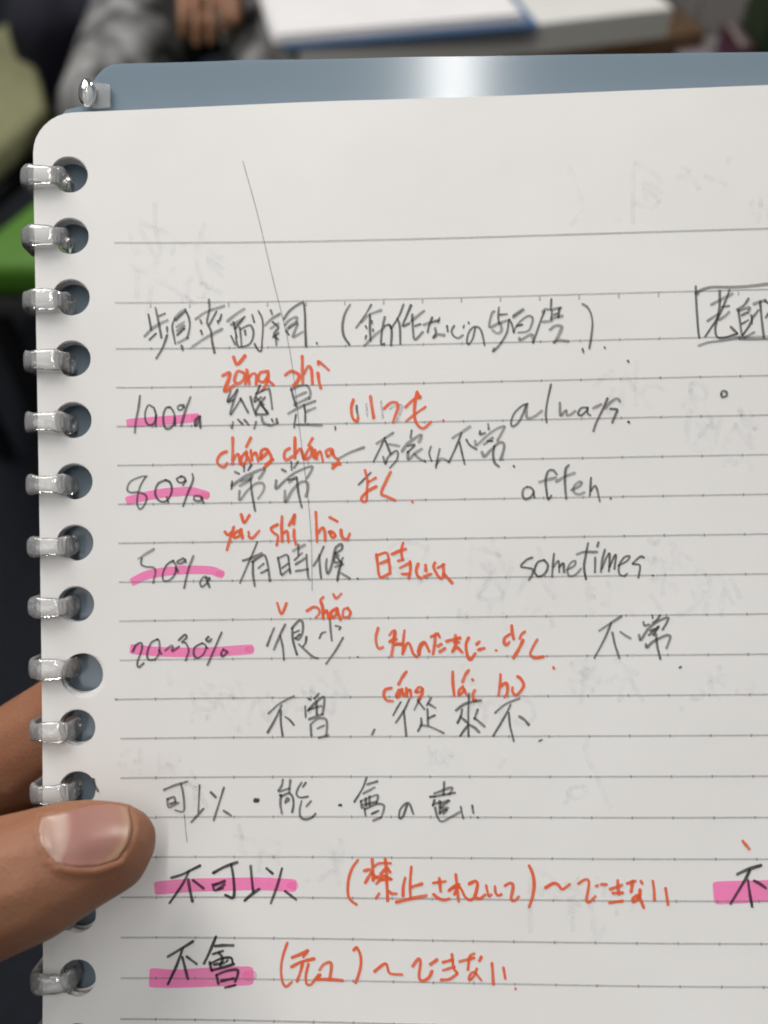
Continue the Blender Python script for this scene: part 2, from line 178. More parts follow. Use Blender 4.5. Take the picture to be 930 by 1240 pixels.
("short thin pencil line under the sub-heading",'t',180,935,S1,"288,340 298,450 310,560"),
("erased faint strokes under the orange kana",'g',405,450,S1,"255,260 265,360;375,240 390,370;445,300 480,280 540,270 530,330 500,400"),
]
# pink marker strokes: (x0,y0,scale,width px,path)
MARK=[(145,435,S1,11,"95,512 300,497 440,487 600,470"),(145,530,S1,11,"90,500 200,472 350,445 450,436 570,432 680,458"),
(150,620,S1,10.5,"95,548 180,508 320,480 500,465 690,468 765,492"),(150,720,S4,12,"75,362 200,375 400,382 600,378 825,363"),
(180,1030,S5,15.5,"65,220 250,205 450,200 650,196 845,206"),(820,1010,S6,25,"425,600 700,590 930,580 1150,572"),
(175,1125,S1,22,"80,392 250,398 600,382 835,375")]
# ---------------------------------------------------------------- materials
def paper_mat():
    m,nt,out=node_mat('paper'); b=N(nt,'ShaderNodeBsdfPrincipled'); b.inputs['Roughness'].default_value=0.62; b.inputs['Specular IOR Level'].default_value=0.25
    tc=N(nt,'ShaderNodeTexCoord'); n=N(nt,'ShaderNodeTexNoise'); n.inputs['Scale'].default_value=45; n.inputs['Detail'].default_value=5
    nt.links.new(tc.outputs['Object'],n.inputs['Vector'])
    nt.links.new(ramp(nt,n.outputs['Fac'],[(0.3,(0.805,0.80,0.79)),(0.7,(0.84,0.838,0.83))]),b.inputs['Base Color'])
    n2=N(nt,'ShaderNodeTexNoise'); n2.inputs['Scale'].default_value=2500; n2.inputs['Detail'].default_value=4
    nt.links.new(tc.outputs['Object'],n2.inputs['Vector'])
    n3=N(nt,'ShaderNodeTexNoise'); n3.inputs['Scale'].default_value=60; n3.inputs['Detail'].default_value=2
    nt.links.new(tc.outputs['Object'],n3.inputs['Vector'])
    bp=N(nt,'ShaderNodeBump'); bp.inputs['Strength'].default_value=0.10; bp.inputs['Distance'].default_value=0.0001
    bp2=N(nt,'ShaderNodeBump'); bp2.inputs['Strength'].default_value=0.10; bp2.inputs['Distance'].default_value=0.0012
    nt.links.new(n2.outputs['Fac'],bp.inputs['Height']); nt.links.new(n3.outputs['Fac'],bp2.inputs['Height'])
    nt.links.new(bp2.outputs[0],bp.inputs['Normal']); nt.links.new(bp.outputs[0],b.inputs['Normal'])
    tr=N(nt,'ShaderNodeBsdfTranslucent'); tr.inputs[0].default_value=(0.8,0.76,0.7,1)
    mx=N(nt,'ShaderNodeMixShader'); mx.inputs[0].default_value=0.10
    nt.links.new(b.outputs[0],mx.inputs[1]); nt.links.new(tr.outputs[0],mx.inputs[2]); nt.links.new(mx.outputs[0],out.inputs[0])
    return m
def ink_mat(name,col,grain,lo,hi,rough=0.6,spec=0.3):
    m,nt,out=node_mat(name); b=N(nt,'ShaderNodeBsdfPrincipled'); b.inputs['Base Color'].default_value=(*col,1)
    b.inputs['Roughness'].default_value=rough; b.inputs['Specular IOR Level'].default_value=spec
    tc=N(nt,'ShaderNodeTexCoord'); n=N(nt,'ShaderNodeTexNoise'); n.inputs['Scale'].default_value=grain; n.inputs['Detail'].default_value=3
    nt.links.new(tc.outputs['Object'],n.inputs['Vector'])
    mr=N(nt,'ShaderNodeMapRange'); mr.inputs[1].default_value=0.35; mr.inputs[2].default_value=0.65; mr.inputs[3].default_value=lo; mr.inputs[4].default_value=hi
    nt.links.new(n.outputs['Fac'],mr.inputs[0])
    at_=N(nt,'ShaderNodeAttribute'); at_.attribute_name='press'
    mu=N(nt,'ShaderNodeMath'); mu.operation='MULTIPLY'; mu.use_clamp=True
    nt.links.new(mr.outputs[0],mu.inputs[0]); nt.links.new(at_.outputs['Fac'],mu.inputs[1])
    t=N(nt,'ShaderNodeBsdfTransparent'); mx=N(nt,'ShaderNodeMixShader')
    nt.links.new(mu.outputs[0],mx.inputs[0]); nt.links.new(t.outputs[0],mx.inputs[1]); nt.links.new(b.outputs[0],mx.inputs[2]); nt.links.new(mx.outputs[0],out.inputs[0])
    return m
def marker_mat():                 # transparent dye: tints the paper beneath
    m,nt,out=node_mat('pink_marker'); b=N(nt,'ShaderNodeBsdfPrincipled'); b.inputs['Base Color'].default_value=(0.98,0.245,0.54,1); b.inputs['Roughness'].default_value=0.6
    b.inputs['Specular IOR Level'].default_value=0.2
    tc=N(nt,'ShaderNodeTexCoord'); n=N(nt,'ShaderNodeTexNoise'); n.inputs['Scale'].default_value=400; n.inputs['Detail'].default_value=4
    nt.links.new(tc.outputs['Object'],n.inputs['Vector'])
    mr=N(nt,'ShaderNodeMapRange'); mr.inputs[1].default_value=0.3; mr.inputs[2].default_value=0.7; mr.inputs[3].default_value=0.78; mr.inputs[4].default_value=0.95
    nt.links.new(n.outputs['Fac'],mr.inputs[0])
    at_=N(nt,'ShaderNodeAttribute'); at_.attribute_name='press'
    mu=N(nt,'ShaderNodeMath'); mu.operation='MULTIPLY'; mu.use_clamp=True
    nt.links.new(mr.outputs[0],mu.inputs[0]); nt.links.new(at_.outputs['Fac'],mu.inputs[1])
    t=N(nt,'ShaderNodeBsdfTransparent'); mx=N(nt,'ShaderNodeMixShader')
    nt.links.new(mu.outputs[0],mx.inputs[0]); nt.links.new(t.outputs[0],mx.inputs[1]); nt.links.new(b.outputs[0],mx.inputs[2]); nt.links.new(mx.outputs[0],out.inputs[0])
    return m
def clear_mat(name,tint,rough,body):
    m,nt,out=node_mat(name); t=N(nt,'ShaderNodeBsdfTransparent'); lw=N(nt,'ShaderNodeLayerWeight'); lw.inputs[0].default_value=0.35
    c=ramp(nt,lw.outputs['Facing'],[(0.0,tint),(0.7,tuple(x*0.9 for x in tint)),(1.0,tuple(x*0.45 for x in tint))]); nt.links.new(c,t.inputs[0])
    g=N(nt,'ShaderNodeBsdfGlossy'); g.inputs['Roughness'].default_value=rough; g.inputs[0].default_value=(1,1,1,1)
    tc=N(nt,'ShaderNodeTexCoord'); n=N(nt,'ShaderNodeTexNoise'); n.inputs['Scale'].default_value=700; nt.links.new(tc.outputs['Object'],n.inputs['Vector'])
    bp=N(nt,'ShaderNodeBump'); bp.inputs['Strength'].default_value=0.35; bp.inputs['Distance'].default_value=0.0004
    nt.links.new(n.outputs['Fac'],bp.inputs['Height']); nt.links.new(bp.outputs[0],g.inputs['Normal'])
    fr=N(nt,'ShaderNodeFresnel'); fr.inputs[0].default_value=1.6
    d=N(nt,'ShaderNodeBsdfDiffuse'); d.inputs[0].default_value=(0.85,0.86,0.87,1)
    m1=N(nt,'ShaderNodeMixShader'); m1.inputs[0].default_value=body; nt.links.new(t.outputs[0],m1.inputs[1]); nt.links.new(d.outputs[0],m1.inputs[2])
    m2=N(nt,'ShaderNodeMixShader'); nt.links.new(fr.outputs[0],m2.inputs[0]); nt.links.new(m1.outputs[0],m2.inputs[1]); nt.links.new(g.outputs[0],m2.inputs[2])
    nt.links.new(m2.outputs[0],out.inputs[0]); return m
def cover_mat():
    m,nt,out=node_mat('blue_grey_plastic'); b=N(nt,'ShaderNodeBsdfPrincipled')
    b.inputs['Base Color'].default_value=(0.27,0.345,0.41,1); b.inputs['Roughness'].default_value=0.13; b.inputs['Specular IOR Level'].default_value=0.6
    t=N(nt,'ShaderNodeBsdfTransparent'); t.inputs[0].default_value=(0.55,0.68,0.78,1)
    tc=N(nt,'ShaderNodeTexCoord'); n=N(nt,'ShaderNodeTexNoise'); n.inputs['Scale'].default_value=1500; n.inputs['Detail'].default_value=3; nt.links.new(tc.outputs['Object'],n.inputs['Vector'])
    bp=N(nt,'ShaderNodeBump'); bp.inputs['Strength'].default_value=0.03; bp.inputs['Distance'].default_value=0.00003
    nt.links.new(n.outputs['Fac'],bp.inputs['Height']); nt.links.new(bp.outputs[0],b.inputs['Normal'])
    tl=N(nt,'ShaderNodeBsdfTranslucent'); tl.inputs[0].default_value=(0.42,0.56,0.66,1)
    m0=N(nt,'ShaderNodeMixShader'); m0.inputs[0].default_value=0.3; nt.links.new(b.outputs[0],m0.inputs[1]); nt.links.new(tl.outputs[0],m0.inputs[2])
    mx=N(nt,'ShaderNodeMixShader'); mx.inputs[0].default_value=0.10; nt.links.new(m0.outputs[0],mx.inputs[1]); nt.links.new(t.outputs[0],mx.inputs[2]); nt.links.new(mx.outputs[0],out.inputs[0])
    return m
M_paper=paper_mat(); M_cover=cover_mat(); M_ring=clear_mat('clear_plastic',(1.0,1.0,0.995),0.06,0.22); M_mark=marker_mat()
INK={'p':ink_mat('pencil',(0.045,0.047,0.045),9000,0.62,1.0,0.5),'b':ink_mat('soft_pencil',(0.025,0.025,0.025),9000,0.8,1.0,0.5),
     'o':ink_mat('orange_ink',(0.80,0.125,0.035),5000,0.86,1.0,0.5),'t':ink_mat('thin_pencil',(0.10,0.10,0.10),9000,0.4,0.9),
     'g':ink_mat('erased_pencil',(0.42,0.43,0.44),3000,0.25,0.75),'s':ink_mat('show_through_ink',(0.50,0.52,0.56),500,0.0,0.115),
     'l':ink_mat('printed_rule',(0.30,0.315,0.32),6000,0.62,0.95)}
WID={'p':0.365,'b':0.44,'o':0.47,'t':0.13,'g':0.35,'s':0.6}

# ---------------------------------------------------------------- notebook: sheets, ruled lines, writing
nb=empty('ring_notebook',Sw(40,60,-4)[0])
tag(nb,'open ring-bound notebook page covered in pencil and orange handwriting, held by a thumb','notebook')
bpy.context.view_layer.update(); NBI=nb.matrix_world.inverted()
def nbmesh(name,pts,faces): return mesh(name,np.asarray(pts)-np.array(nb.location),faces)
UL,UR,VT,VB=-11.35,170.6,-38.3,218.7
HU,HV,HP=-6.05,-26.87,9.4486
holes=[(HU,HV+HP*k,2.8) for k in range(26)]
bu,bv=inv(101,818); holes[8]=(float(bu[0]),float(bv[0]),3.45)
def outline(u0,u1,v0,v1,r,n=8):
    P=[]
    for cx,cy,a in ((u0+r,v0+r,180),(u1-r,v0+r,270),(u1-r,v1-r,0),(u0+r,v1-r,90)):
        for i in range(n+1):
            t=math.radians(a+90*i/n); P.append((cx+r*math.cos(t),cy+r*math.sin(t)))
    return P
def in_poly(x,y,poly):
    ins=False; j=len(poly)-1
    for i in range(len(poly)):
        xi,yi=poly[i]; xj,yj=poly[j]
        if (yi>y)!=(yj>y) and x<(xj-xi)*(y-yi)/(yj-yi)+xi: ins=not ins
        j=i
    return ins
def sheet_mesh(name,poly,hls,h,step=6.0,thick=0.1,wave=None):
    V=[Vector((float(p[0]),float(p[1]))) for p in poly]; E=[(i,(i+1)%len(poly)) for i in range(len(poly))]
    for cu,cv,r in hls:
        b=len(V); n=28
        V+= [Vector((cu+r*math.cos(2*math.pi*i/n),cv+r*math.sin(2*math.pi*i/n))) for i in range(n)]
        E+= [(b+i,b+(i+1)%n) for i in range(n)]
    PP=np.array(poly,float); lo=PP.min(0); hi=PP.max(0); HL=np.array(hls,float)
    g,q=np.meshgrid(np.arange(lo[0]+step/2,hi[0],step),np.arange(lo[1]+step/2,hi[1],step)); g=g.ravel(); q=q.ravel()
    def inside(x,y,grow):
        x0=PP[:,0][:,None]; y0=PP[:,1][:,None]; x1=np.roll(PP[:,0],1)[:,None]; y1=np.roll(PP[:,1],1)[:,None]
        dy=np.where(y1==y0,1e-12,y1-y0)
        c=((y0>y)!=(y1>y))&(x<(x1-x0)*(y-y0)/dy+x0); ok=c.sum(0)%2==1
        for cu,cv,r in HL: ok&=((x-cu)**2+(y-cv)**2)>(r+1.2 if grow else r*0.985)**2
        return ok
    ok=inside(g,q,True); V+=[Vector((float(a),float(c))) for a,c in zip(g[ok],q[ok])]
    ov,oe,of,_,_,_=delaunay_2d_cdt(V,E,[],0,1e-5)
    OV=np.array([(p.x,p.y) for p in ov]); OF=np.array([tuple(f) for f in of]); ce=OV[OF].mean(1)
    F=[tuple(int(i) for i in f) for f in OF[inside(ce[:,0],ce[:,1],False)]]
    u=np.array([p.x for p in ov]); v=np.array([p.y for p in ov])
    hh=h+(wave(u,v) if wave else 0)
    top=Sw(u,v,hh); bot=Sw(u,v,hh-thick); n=len(ov)
    # make the front face look to the camera
    faces=[]
    cnt={}
    for f in F:
        a,b,c=[ov[i] for i in f]
        if (b-a).cross(c-a)>0: f=f[::-1]
        faces.append(f); faces.append(tuple(i+n for i in f[::-1]))
        for i in range(3):
            e=(f[i],f[(i+1)%3]); cnt[e]=1
    for (a,b) in list(cnt):
        if (b,a) not in cnt: faces.append((b,a,a+n,b+n))
    return nbmesh(name,list(top)+list(bot),faces)
def dense(P,step=3.0):
    out=[]
    for i in range(len(P)):
        a=np.array(P[i]); c=np.array(P[(i+1)%len(P)]); n=max(1,int(np.linalg.norm(c-a)/step))
        out+=[tuple(a+(c-a)*k/n) for k in range(n)]
    return out
PAGE=[(u,v+(2.3*((38-u)/50)**1.6 if u<38 and v<0 else 0)*min(1,max(0,(-20-v)/12))) for u,v in dense(outline(UL,UR,VT,VB,6.0))]   # top edge droops to the rounded corner
page=obj('page',sheet_mesh('page',PAGE,holes,0.0,step=4.0),M_paper,nb)
tag(page,'white ruled top sheet with rounded corner and handwriting')
# the sheets beneath, same punch, never perfectly squared up
normal=Vector(Sw(30,60,0)[0]-Sw(30,60,-1)[0])          # 1 mm step along the sheet normal
NSH=8
SH=[(HU,HV+HP*k,2.85) for k in range(26)]; SH[8]=(holes[8][0]-0.35,holes[8][1]-0.35,3.3)
base=sheet_mesh('sheet',PAGE,SH,-0.22,step=7.0,thick=0.25)
for i in range(NSH):
    o=obj('sheet',base,None if i else M_paper,nb)
    o.location=-normal*(0.30*i)+Vector((random.uniform(-.00022,.00022)-0.00004*i+0.0001,0,0))+UP*random.uniform(-.00026,.00010)
STACK=0.3*NSH+0.3

# ---- ribbons of ink lying on the sheet
def spline(P,n=5):
    P=np.array(P,float)
    if len(P)==2: return np.stack([P[0]+(P[1]-P[0])*t for t in np.linspace(0,1,7)])
    Q=np.vstack([2*P[0]-P[1],P,2*P[-1]-P[-2]]); out=[]
    for i in range(1,len(Q)-2):
        p0,p1,p2,p3=Q[i-1:i+3]
        for t in np.linspace(0,1,n,endpoint=False):
            out.append(0.5*((2*p1)+(-p0+p2)*t+(2*p0-5*p1+4*p2-p3)*t*t+(-p0+3*p1-3*p2+p3)*t**3))
    out.append(P[-1]); return np.array(out)
def ribbon(path,width,press,V,F,A,h,cap=True,wob=0.10,blunt=False):
    """path (n,2) in page mm -> strip with round ends, appended to V,F,A"""
    d=np.gradient(path,axis=0); L=np.linalg.norm(d,axis=1); L[L<1e-6]=1e-6; t=d/L[:,None]; nrm=np.stack([-t[:,1],t[:,0]],1)
    n=len(path); k=np.linspace(0,1,n)
    ww=np.broadcast_to(np.asarray(width,float),(n,))*(1+wob*np.sin(k*random.uniform(3,9)+random.uniform(0,6)))*0.5
    pr=press*(1-0.18*(k if random.random()<.6 else 1-k))
    rows=[]
    if cap:
        for a in (75,45,20): rows.append((path[0]-t[0]*ww[0]*math.sin(math.radians(a)),nrm[0],ww[0]*math.cos(math.radians(a)),pr[0]))
    for i in range(n): rows.append((path[i],nrm[i],ww[i],pr[i]))
    if cap:
        for a in (20,45,75): rows.append((path[-1]+t[-1]*ww[-1]*math.sin(math.radians(a)),nrm[-1],ww[-1]*math.cos(math.radians(a)),pr[-1]))
    b=len(V)
    for c,m,w_,q in rows:
        V.append((c[0]-m[0]*w_,c[1]-m[1]*w_,h)); V.append((c[0]+m[0]*w_,c[1]+m[1]*w_,h)); A.append(q); A.append(q)
    for i in range(len(rows)-1): F.append((b+2*i,b+2*i+2,b+2*i+3,b+2*i+1))
def ink_object(name,V,F,A,material,label=None):
    V=np.array(V); pts=np.array(Sw(V[:,0],V[:,1],V[:,2]))
    me=nbmesh(name,pts,F); at_=me.attributes.new('press','FLOAT','POINT'); at_.data.foreach_set('value',A)
    o=obj(name,me,material,page)
    if label: o['label']=label
    return o
# printed rules, 6 mm apart with alignment ticks every 6 mm
rows=[-16.38,-7.11]+[6.0*i for i in range(35)]
for r,v in enumerate(rows):
    V,F,A=[],[],[]
    us=np.arange(-0.3 if r==11 else 0.55,164.5,3.0)
    ribbon(np.stack([us,np.full_like(us,v)],1),0.28 if r else 0.32,0.54,V,F,A,0.045,False,0.03)
    if r>0:
        for c in range(0 if r==11 else 1,28):
            dy=(0.2,0.7) if r==1 else (-0.13,0.15)
            ribbon(np.array([(6*c,v+dy[0]),(6*c,v+dy[1])]),0.26,0.55,V,F,A,0.052,True)
    ink_object('ruled_line',V,F,A,INK['l'])
def topx(x0,y0,s,pts): return [(x0+a/s,y0+b/s) for a,b in pts]
def parse(t): return [[tuple(map(float,p.split(','))) for p in st.split()] for st in t.split(';')]
for x0,y0,s,wpx,path in MARK:
    P=spline(topx(x0,y0,s,parse(path)[0]),8); u,v=inv(P[:,0],P[:,1]); V,F,A=[],[],[]
    ww=wpx/7.9
    pp=np.stack([u,v],1); d0=pp[1]-pp[0]; d0/=np.linalg.norm(d0)
    # a chisel tip: blunt ends with slightly rounded corners
    n=len(pp); w_=np.full(n,ww); 
    ext0=[pp[0]-d0*0.8,pp[0]-d0*0.55]; d1=pp[-1]-pp[-2]; d1/=np.linalg.norm(d1)
    pp=np.vstack([ext0,pp,[pp[-1]+d1*0.55,pp[-1]+d1*0.8]]); w_=np.concatenate([[ww*0.8,ww*0.96],w_,[ww*0.93,ww*0.72]])
    ribbon(pp,w_,1.0,V,F,A,0.030,False,0.03)
    # darker dab where the tip rested
    ribbon(np.array([pp[-3]-d1*0.15,pp[-2]]),ww*0.55,0.45,V,F,A,0.036,True)
    ink_object('highlighter_stroke',V,F,A,M_mark)
groups={}
for lab,ink,x0,y0,s,t in TEXT: groups.setdefault((lab,ink),[]).append((x0,y0,s,t))
lvl=0; ALL=[]
for (lab,ink),items in groups.items():
    V,F,A=[],[],[]
    for x0,y0,s,t in items:
        for st in parse(t):
            P=spline(topx(x0,y0,s,st)); u,v=inv(P[:,0],P[:,1]); pp=np.stack([u,v],1)
            ALL.append(pp)
            d=np.abs(pp[-1]-pp[0]); ln=np.linalg.norm(np.diff(pp,axis=0),axis=0).sum()
            wd=WID[ink]*random.uniform(0.88,1.12); pr=random.uniform(0.82,1.0)*(0.9 if ink=='p' else 1)
            if ink=='p' and d[0]>1.1*d[1] and np.linalg.norm(d)>1.2: lo=pp[:,1].mean()<32; pr*=0.68 if lo else 0.88; wd*=1.30 if lo else 1.08     # flat strokes drawn paler and wider to imitate camera-shake blur
            if np.linalg.norm(pp.max(0)-pp.min(0))<0.5: wd*=0.85; pr=0.9
            lvl=(lvl+1)%14
            ribbon(pp,wd,pr,V,F,A,0.060+0.004*lvl)
    ink_object('handwriting',V,F,A,INK[ink],lab)
# writing on the back of the sheet showing through, mirrored and very faint
def ghost(x,y,wpx,k0,n,sc_=1.0):
    V,F,A=[],[],[]; u0,v0=inv(x,y); u0=u0[0]; v0=v0[0]; cur=0; i=k0
    seg=ALL[k0:k0+n]; pts=np.vstack(seg); mu=pts.min(0); mx=pts.max(0)
    f=(wpx/7.9)/max(1,(mx[0]-mu[0]))
    for j,pp in enumerate(seg):
        q=np.stack([u0+(mx[0]-pp[:,0])*f*sc_,v0+(pp[:,1]-mu[1])*f*sc_],1)
        ribbon(q,0.75,0.9,V,F,A,0.018+0.0015*(j%6))
    ink_object('show_through',V,F,A,INK['s'],'faint writing showing through from the back')
for g in ((205,812,215,60,26),(560,806,170,200,9),(690,800,215,420,22),(135,905,115,300,14),(285,1000,130,330,12),(150,248,120,10,14),(165,330,90,90,8),
          (470,655,200,150,20),(690,200,110,40,7),(820,195,110,240,8),(700,655,190,380,26),(520,905,90,350,4),(720,440,190,140,22),(640,1050,120,30,12)): ghost(*g)

# ---------------------------------------------------------------- back cover of blue-grey plastic, stepped at the top by the rings
CH=-STACK-0.7
cpx=[(80,133),(92,130),(103,128),(108.5,120),(110,110),(113,100),(118,91),(126,83),(136,78.5),(148,77)]
cu,cv=inv([p[0] for p in cpx],[p[1] for p in cpx],CH)
tu,tv=inv([300,500,700,930],[72.5,69,66,63],CH)
poly=[(-9.3,VB+4.5)]+[(-9.3,float(cv[0])+5)]+[(-9.0,float(cv[0])+2.2)]+list(zip(map(float,cu),map(float,cv)))+list(zip(map(float,tu),map(float,tv)))
poly+=[(170.0,float(tv[-1])+0.4),(174.2,float(tv[-1])+1.6),(175.4,float(tv[-1])+6),(175.4,VB+4.5)]
ch=[(HU-1.75,HV+HP*k+0.45,1.5) for k in range(26)]
wav=lambda u,v: 0.00035*(u-46)**2*np.clip((10-v)/40,0,1)
poly=dense(poly)
co=obj('back_cover',sheet_mesh('back_cover',poly,ch,CH,step=5.0,thick=0.5,wave=None),M_cover,nb,True)
tag(co,'translucent blue-grey plastic back cover standing above the page')
md=co.modifiers.new('edges','EDGE_SPLIT'); md.split_angle=math.radians(40)

# ---------------------------------------------------------------- clear plastic rings through the punched holes
def ring_mesh(k,h0,seed):
    rr=random.Random(seed); V=[];F=[]
    v0=HV+HP*k+0.45+rr.uniform(-.18,.18); uR=HU-0.9; uL=UL-1.75; hT=1.15; hB=-STACK-3.2
    # rounded-rectangle loop in (u,h)
    path=[]; R=1.9
    for cu_,ch_,a in ((uR-R,hT-R,0),(uL+R+0.2,hT-R,90),(uL+R+0.2,hB+R,180),(uR-R,hB+R,270)):
        for i in range(9): t=math.radians(a+90*i/8); path.append((cu_+R*math.cos(t),ch_+R*math.sin(t)))
    n=len(path); m=16
    for i,(u,h) in enumerate(path):
        a=path[i-1]; b=path[(i+1)%n]; tx,ty=b[0]-a[0],b[1]-a[1]; l=math.hypot(tx,ty); nx,ny=ty/l,-tx/l
        sk=0.16*(h-hT)                     # the loops lean a little, like a coil
        fat=1+0.12*math.sin(i*0.7+seed)
        for j in range(m):
            t=2*math.pi*j/m; c,s=math.cos(t),math.sin(t)
            e=lambda q:math.copysign(abs(q)**0.75,q)
            V.append((u+nx*0.58*e(s),h+ny*0.58*e(s),v0+sk*0+1.5*fat*e(c)))
    for i in range(n):
        for j in range(m):
            a=i*m+j;b=i*m+(j+1)%m;c=((i+1)%n)*m+(j+1)%m;d=((i+1)%n)*m+j
            F.append((a,b,c,d))
    q=np.array(V); pts=Sw(q[:,0],q[:,2],q[:,1])
    return nbmesh('ring',pts,F)
for k in range(26):
    if k<16 : pass
    obj('ring',ring_mesh(k,0,k),M_ring,nb,True)
# spine tab that ends the coil at the top of the cover
bm=bmesh.new(); bmesh.ops.create_uvsphere(bm,u_segments=20,v_segments=12,radius=1.0)
tu_,tv_=inv(106,113,CH+1.2); c0=Vector(Sw(tu_,tv_,CH+1.2)[0])
for q in bm.verts:
    p=q.co.copy(); q.co=NBI@(c0+RIGHT*p.x*0.0014+UP*p.y*0.0023+FWD*p.z*0.0012)
obj('spine_end',from_bm('spine_end',bm),M_ring,nb,True)
tu_,tv_=inv([104,118,134,134,120,104],[108,101,104,131,132,131],CH+0.5); pts=Sw(tu_,tv_,CH+0.5); pts2=Sw(tu_,tv_,CH+0.9)
obj('spine_tab',nbmesh('spine_tab',list(pts2)+list(pts),[(5,4,3,2,1,0),(6,7,8,9,10,11)]+[(i,(i+1)%6,6+(i+1)%6,6+i) for i in range(6)]),M_ring,nb)

# ---------------------------------------------------------------- the hand: thumb in front, fingers behind the notebook
def skin_mat():
    m,nt,out=node_mat('skin'); b=N(nt,'ShaderNodeBsdfPrincipled'); nt.links.new(b.outputs[0],out.inputs[0])
    tc=N(nt,'ShaderNodeTexCoord'); n=N(nt,'ShaderNodeTexNoise'); n.inputs['Scale'].default_value=90; n.inputs['Detail'].default_value=5
    nt.links.new(tc.outputs['Object'],n.inputs['Vector'])
    nt.links.new(ramp(nt,n.outputs['Fac'],[(0.3,(0.205,0.078,0.040)),(0.5,(0.225,0.097,0.052)),(0.72,(0.245,0.115,0.064))]),b.inputs['Base Color'])
    b.inputs['Roughness'].default_value=0.58; b.inputs['Specular IOR Level'].default_value=0.35
    b.inputs['Subsurface Weight'].default_value=0.25; b.inputs['Subsurface Radius'].default_value=(1,0.35,0.2); b.inputs['Subsurface Scale'].default_value=0.003
    vo=N(nt,'ShaderNodeTexVoronoi'); vo.inputs['Scale'].default_value=1900; nt.links.new(tc.outputs['Object'],vo.inputs['Vector'])
    wv=N(nt,'ShaderNodeTexNoise'); wv.inputs['Scale'].default_value=700; wv.inputs['Detail'].default_value=5; nt.links.new(tc.outputs['Object'],wv.inputs['Vector'])
    ad=N(nt,'ShaderNodeMath'); ad.operation='ADD'; nt.links.new(vo.outputs['Distance'],ad.inputs[0]); nt.links.new(wv.outputs['Fac'],ad.inputs[1])
    bp=N(nt,'ShaderNodeBump'); bp.inputs['Strength'].default_value=0.16; bp.inputs['Distance'].default_value=0.0003
    nt.links.new(ad.outputs[0],bp.inputs['Height']); nt.links.new(bp.outputs[0],b.inputs['Normal']); return m
M_skin=skin_mat()
def blob(name,chains,voxel,smooth,space):
    """tapered limbs given as chains of (point, radius) melted into one surface"""
    t_=bmesh.new(); bmesh.ops.create_icosphere(t_,subdivisions=2,radius=1.0); tv=np.array([v.co for v in t_.verts]); tf=np.array([[v.index for v in f.verts] for f in t_.faces]); t_.free()
    VV=[];FF=[];k=0
    for ch_ in chains:
        for (p,r),(q,s) in zip(ch_[:-1],ch_[1:]):
            p=np.array(p,float);q=np.array(q,float); L=np.linalg.norm(q-p); n=max(2,int(L/(0.30*min(r,s)))+1)
            for i in range(n+1):
                t=i/n; c=np.array(space(p+(q-p)*t)); VV.append(tv*((r+(s-r)*t)*UNIT)+c); FF.append(tf+k); k+=len(tv)
    me=bpy.data.meshes.new(name); me.from_pydata(np.vstack(VV).tolist(),[],np.vstack(FF).tolist()); me.update(); o=bpy.data.objects.new(name,me); sc.collection.objects.link(o)
    m1=o.modifiers.new('r','REMESH'); m1.mode='VOXEL'; m1.voxel_size=voxel
    m2=o.modifiers.new('s','SMOOTH'); m2.factor=0.5; m2.iterations=smooth
    dg=bpy.context.evaluated_depsgraph_get(); me2=bpy.data.meshes.new_from_object(o.evaluated_get(dg)); me2.name=name
    o.modifiers.clear(); o.data=me2; bpy.data.meshes.remove(me)
    me2.polygons.foreach_set('use_smooth',[True]*len(me2.polygons)); return o
UNIT=0.001
H=lambda x,y,d,r:(px(x,y,d),r)
thumb=[H(146,1020,119.5,5.2),H(128,1029,118.2,6.6),H(90,1038,117,7.9),H(40,1060,115.5,9.0),H(-20,1080,115,9.7),H(-110,1110,117,10.2),H(-260,1170,124,12.5),H(-430,1240,138,16),H(-560,1330,152,20)]
index=[H(-520,1130,168,14),H(-330,1060,166,11.5),H(-120,985,157,10.4),H(20,917,149.5,9.6),H(130,840,147,8.4),H(250,770,146,7.2)]
middle=[H(-540,1230,172,14),H(-330,1180,172,11.5),H(-100,1085,160,10.0),H(60,1045,150.5,9.0),H(210,1010,148,8.2),H(370,985,147,7.0)]
ringf=[H(-550,1330,174,14),H(-330,1390,176,11),H(-100,1370,166,9.4),H(50,1350,153,8.6),H(180,1330,148.5,7.8),H(310,1310,147.5,6.8)]
little=[H(-550,1420,174,12),H(-330,1530,176,10),H(-90,1520,166,8.2),H(60,1490,153,7.4),H(180,1470,148,6.4)]
palm=[[H(-520,1130,168,14),H(-700,1280,178,19),H(-850,1450,186,23)],[H(-560,1330,152,20),H(-700,1420,172,22),H(-850,1500,184,24)],
      [H(-550,1330,174,14),H(-700,1400,184,19),H(-850,1480,190,22)],[H(-550,1420,174,12),H(-700,1480,184,17)],
      [H(-850,1490,187,25),H(-1150,1900,205,26),H(-1500,2500,235,32)]]
hand=blob('hand',[thumb,index,middle,ringf,little]+palm,0.0006,14,lambda p:c2w(p))
hand.data.materials.append(M_skin)
tag(hand,'bare hand gripping the notebook edge, thumb with broad nail pressed on the page','hand')
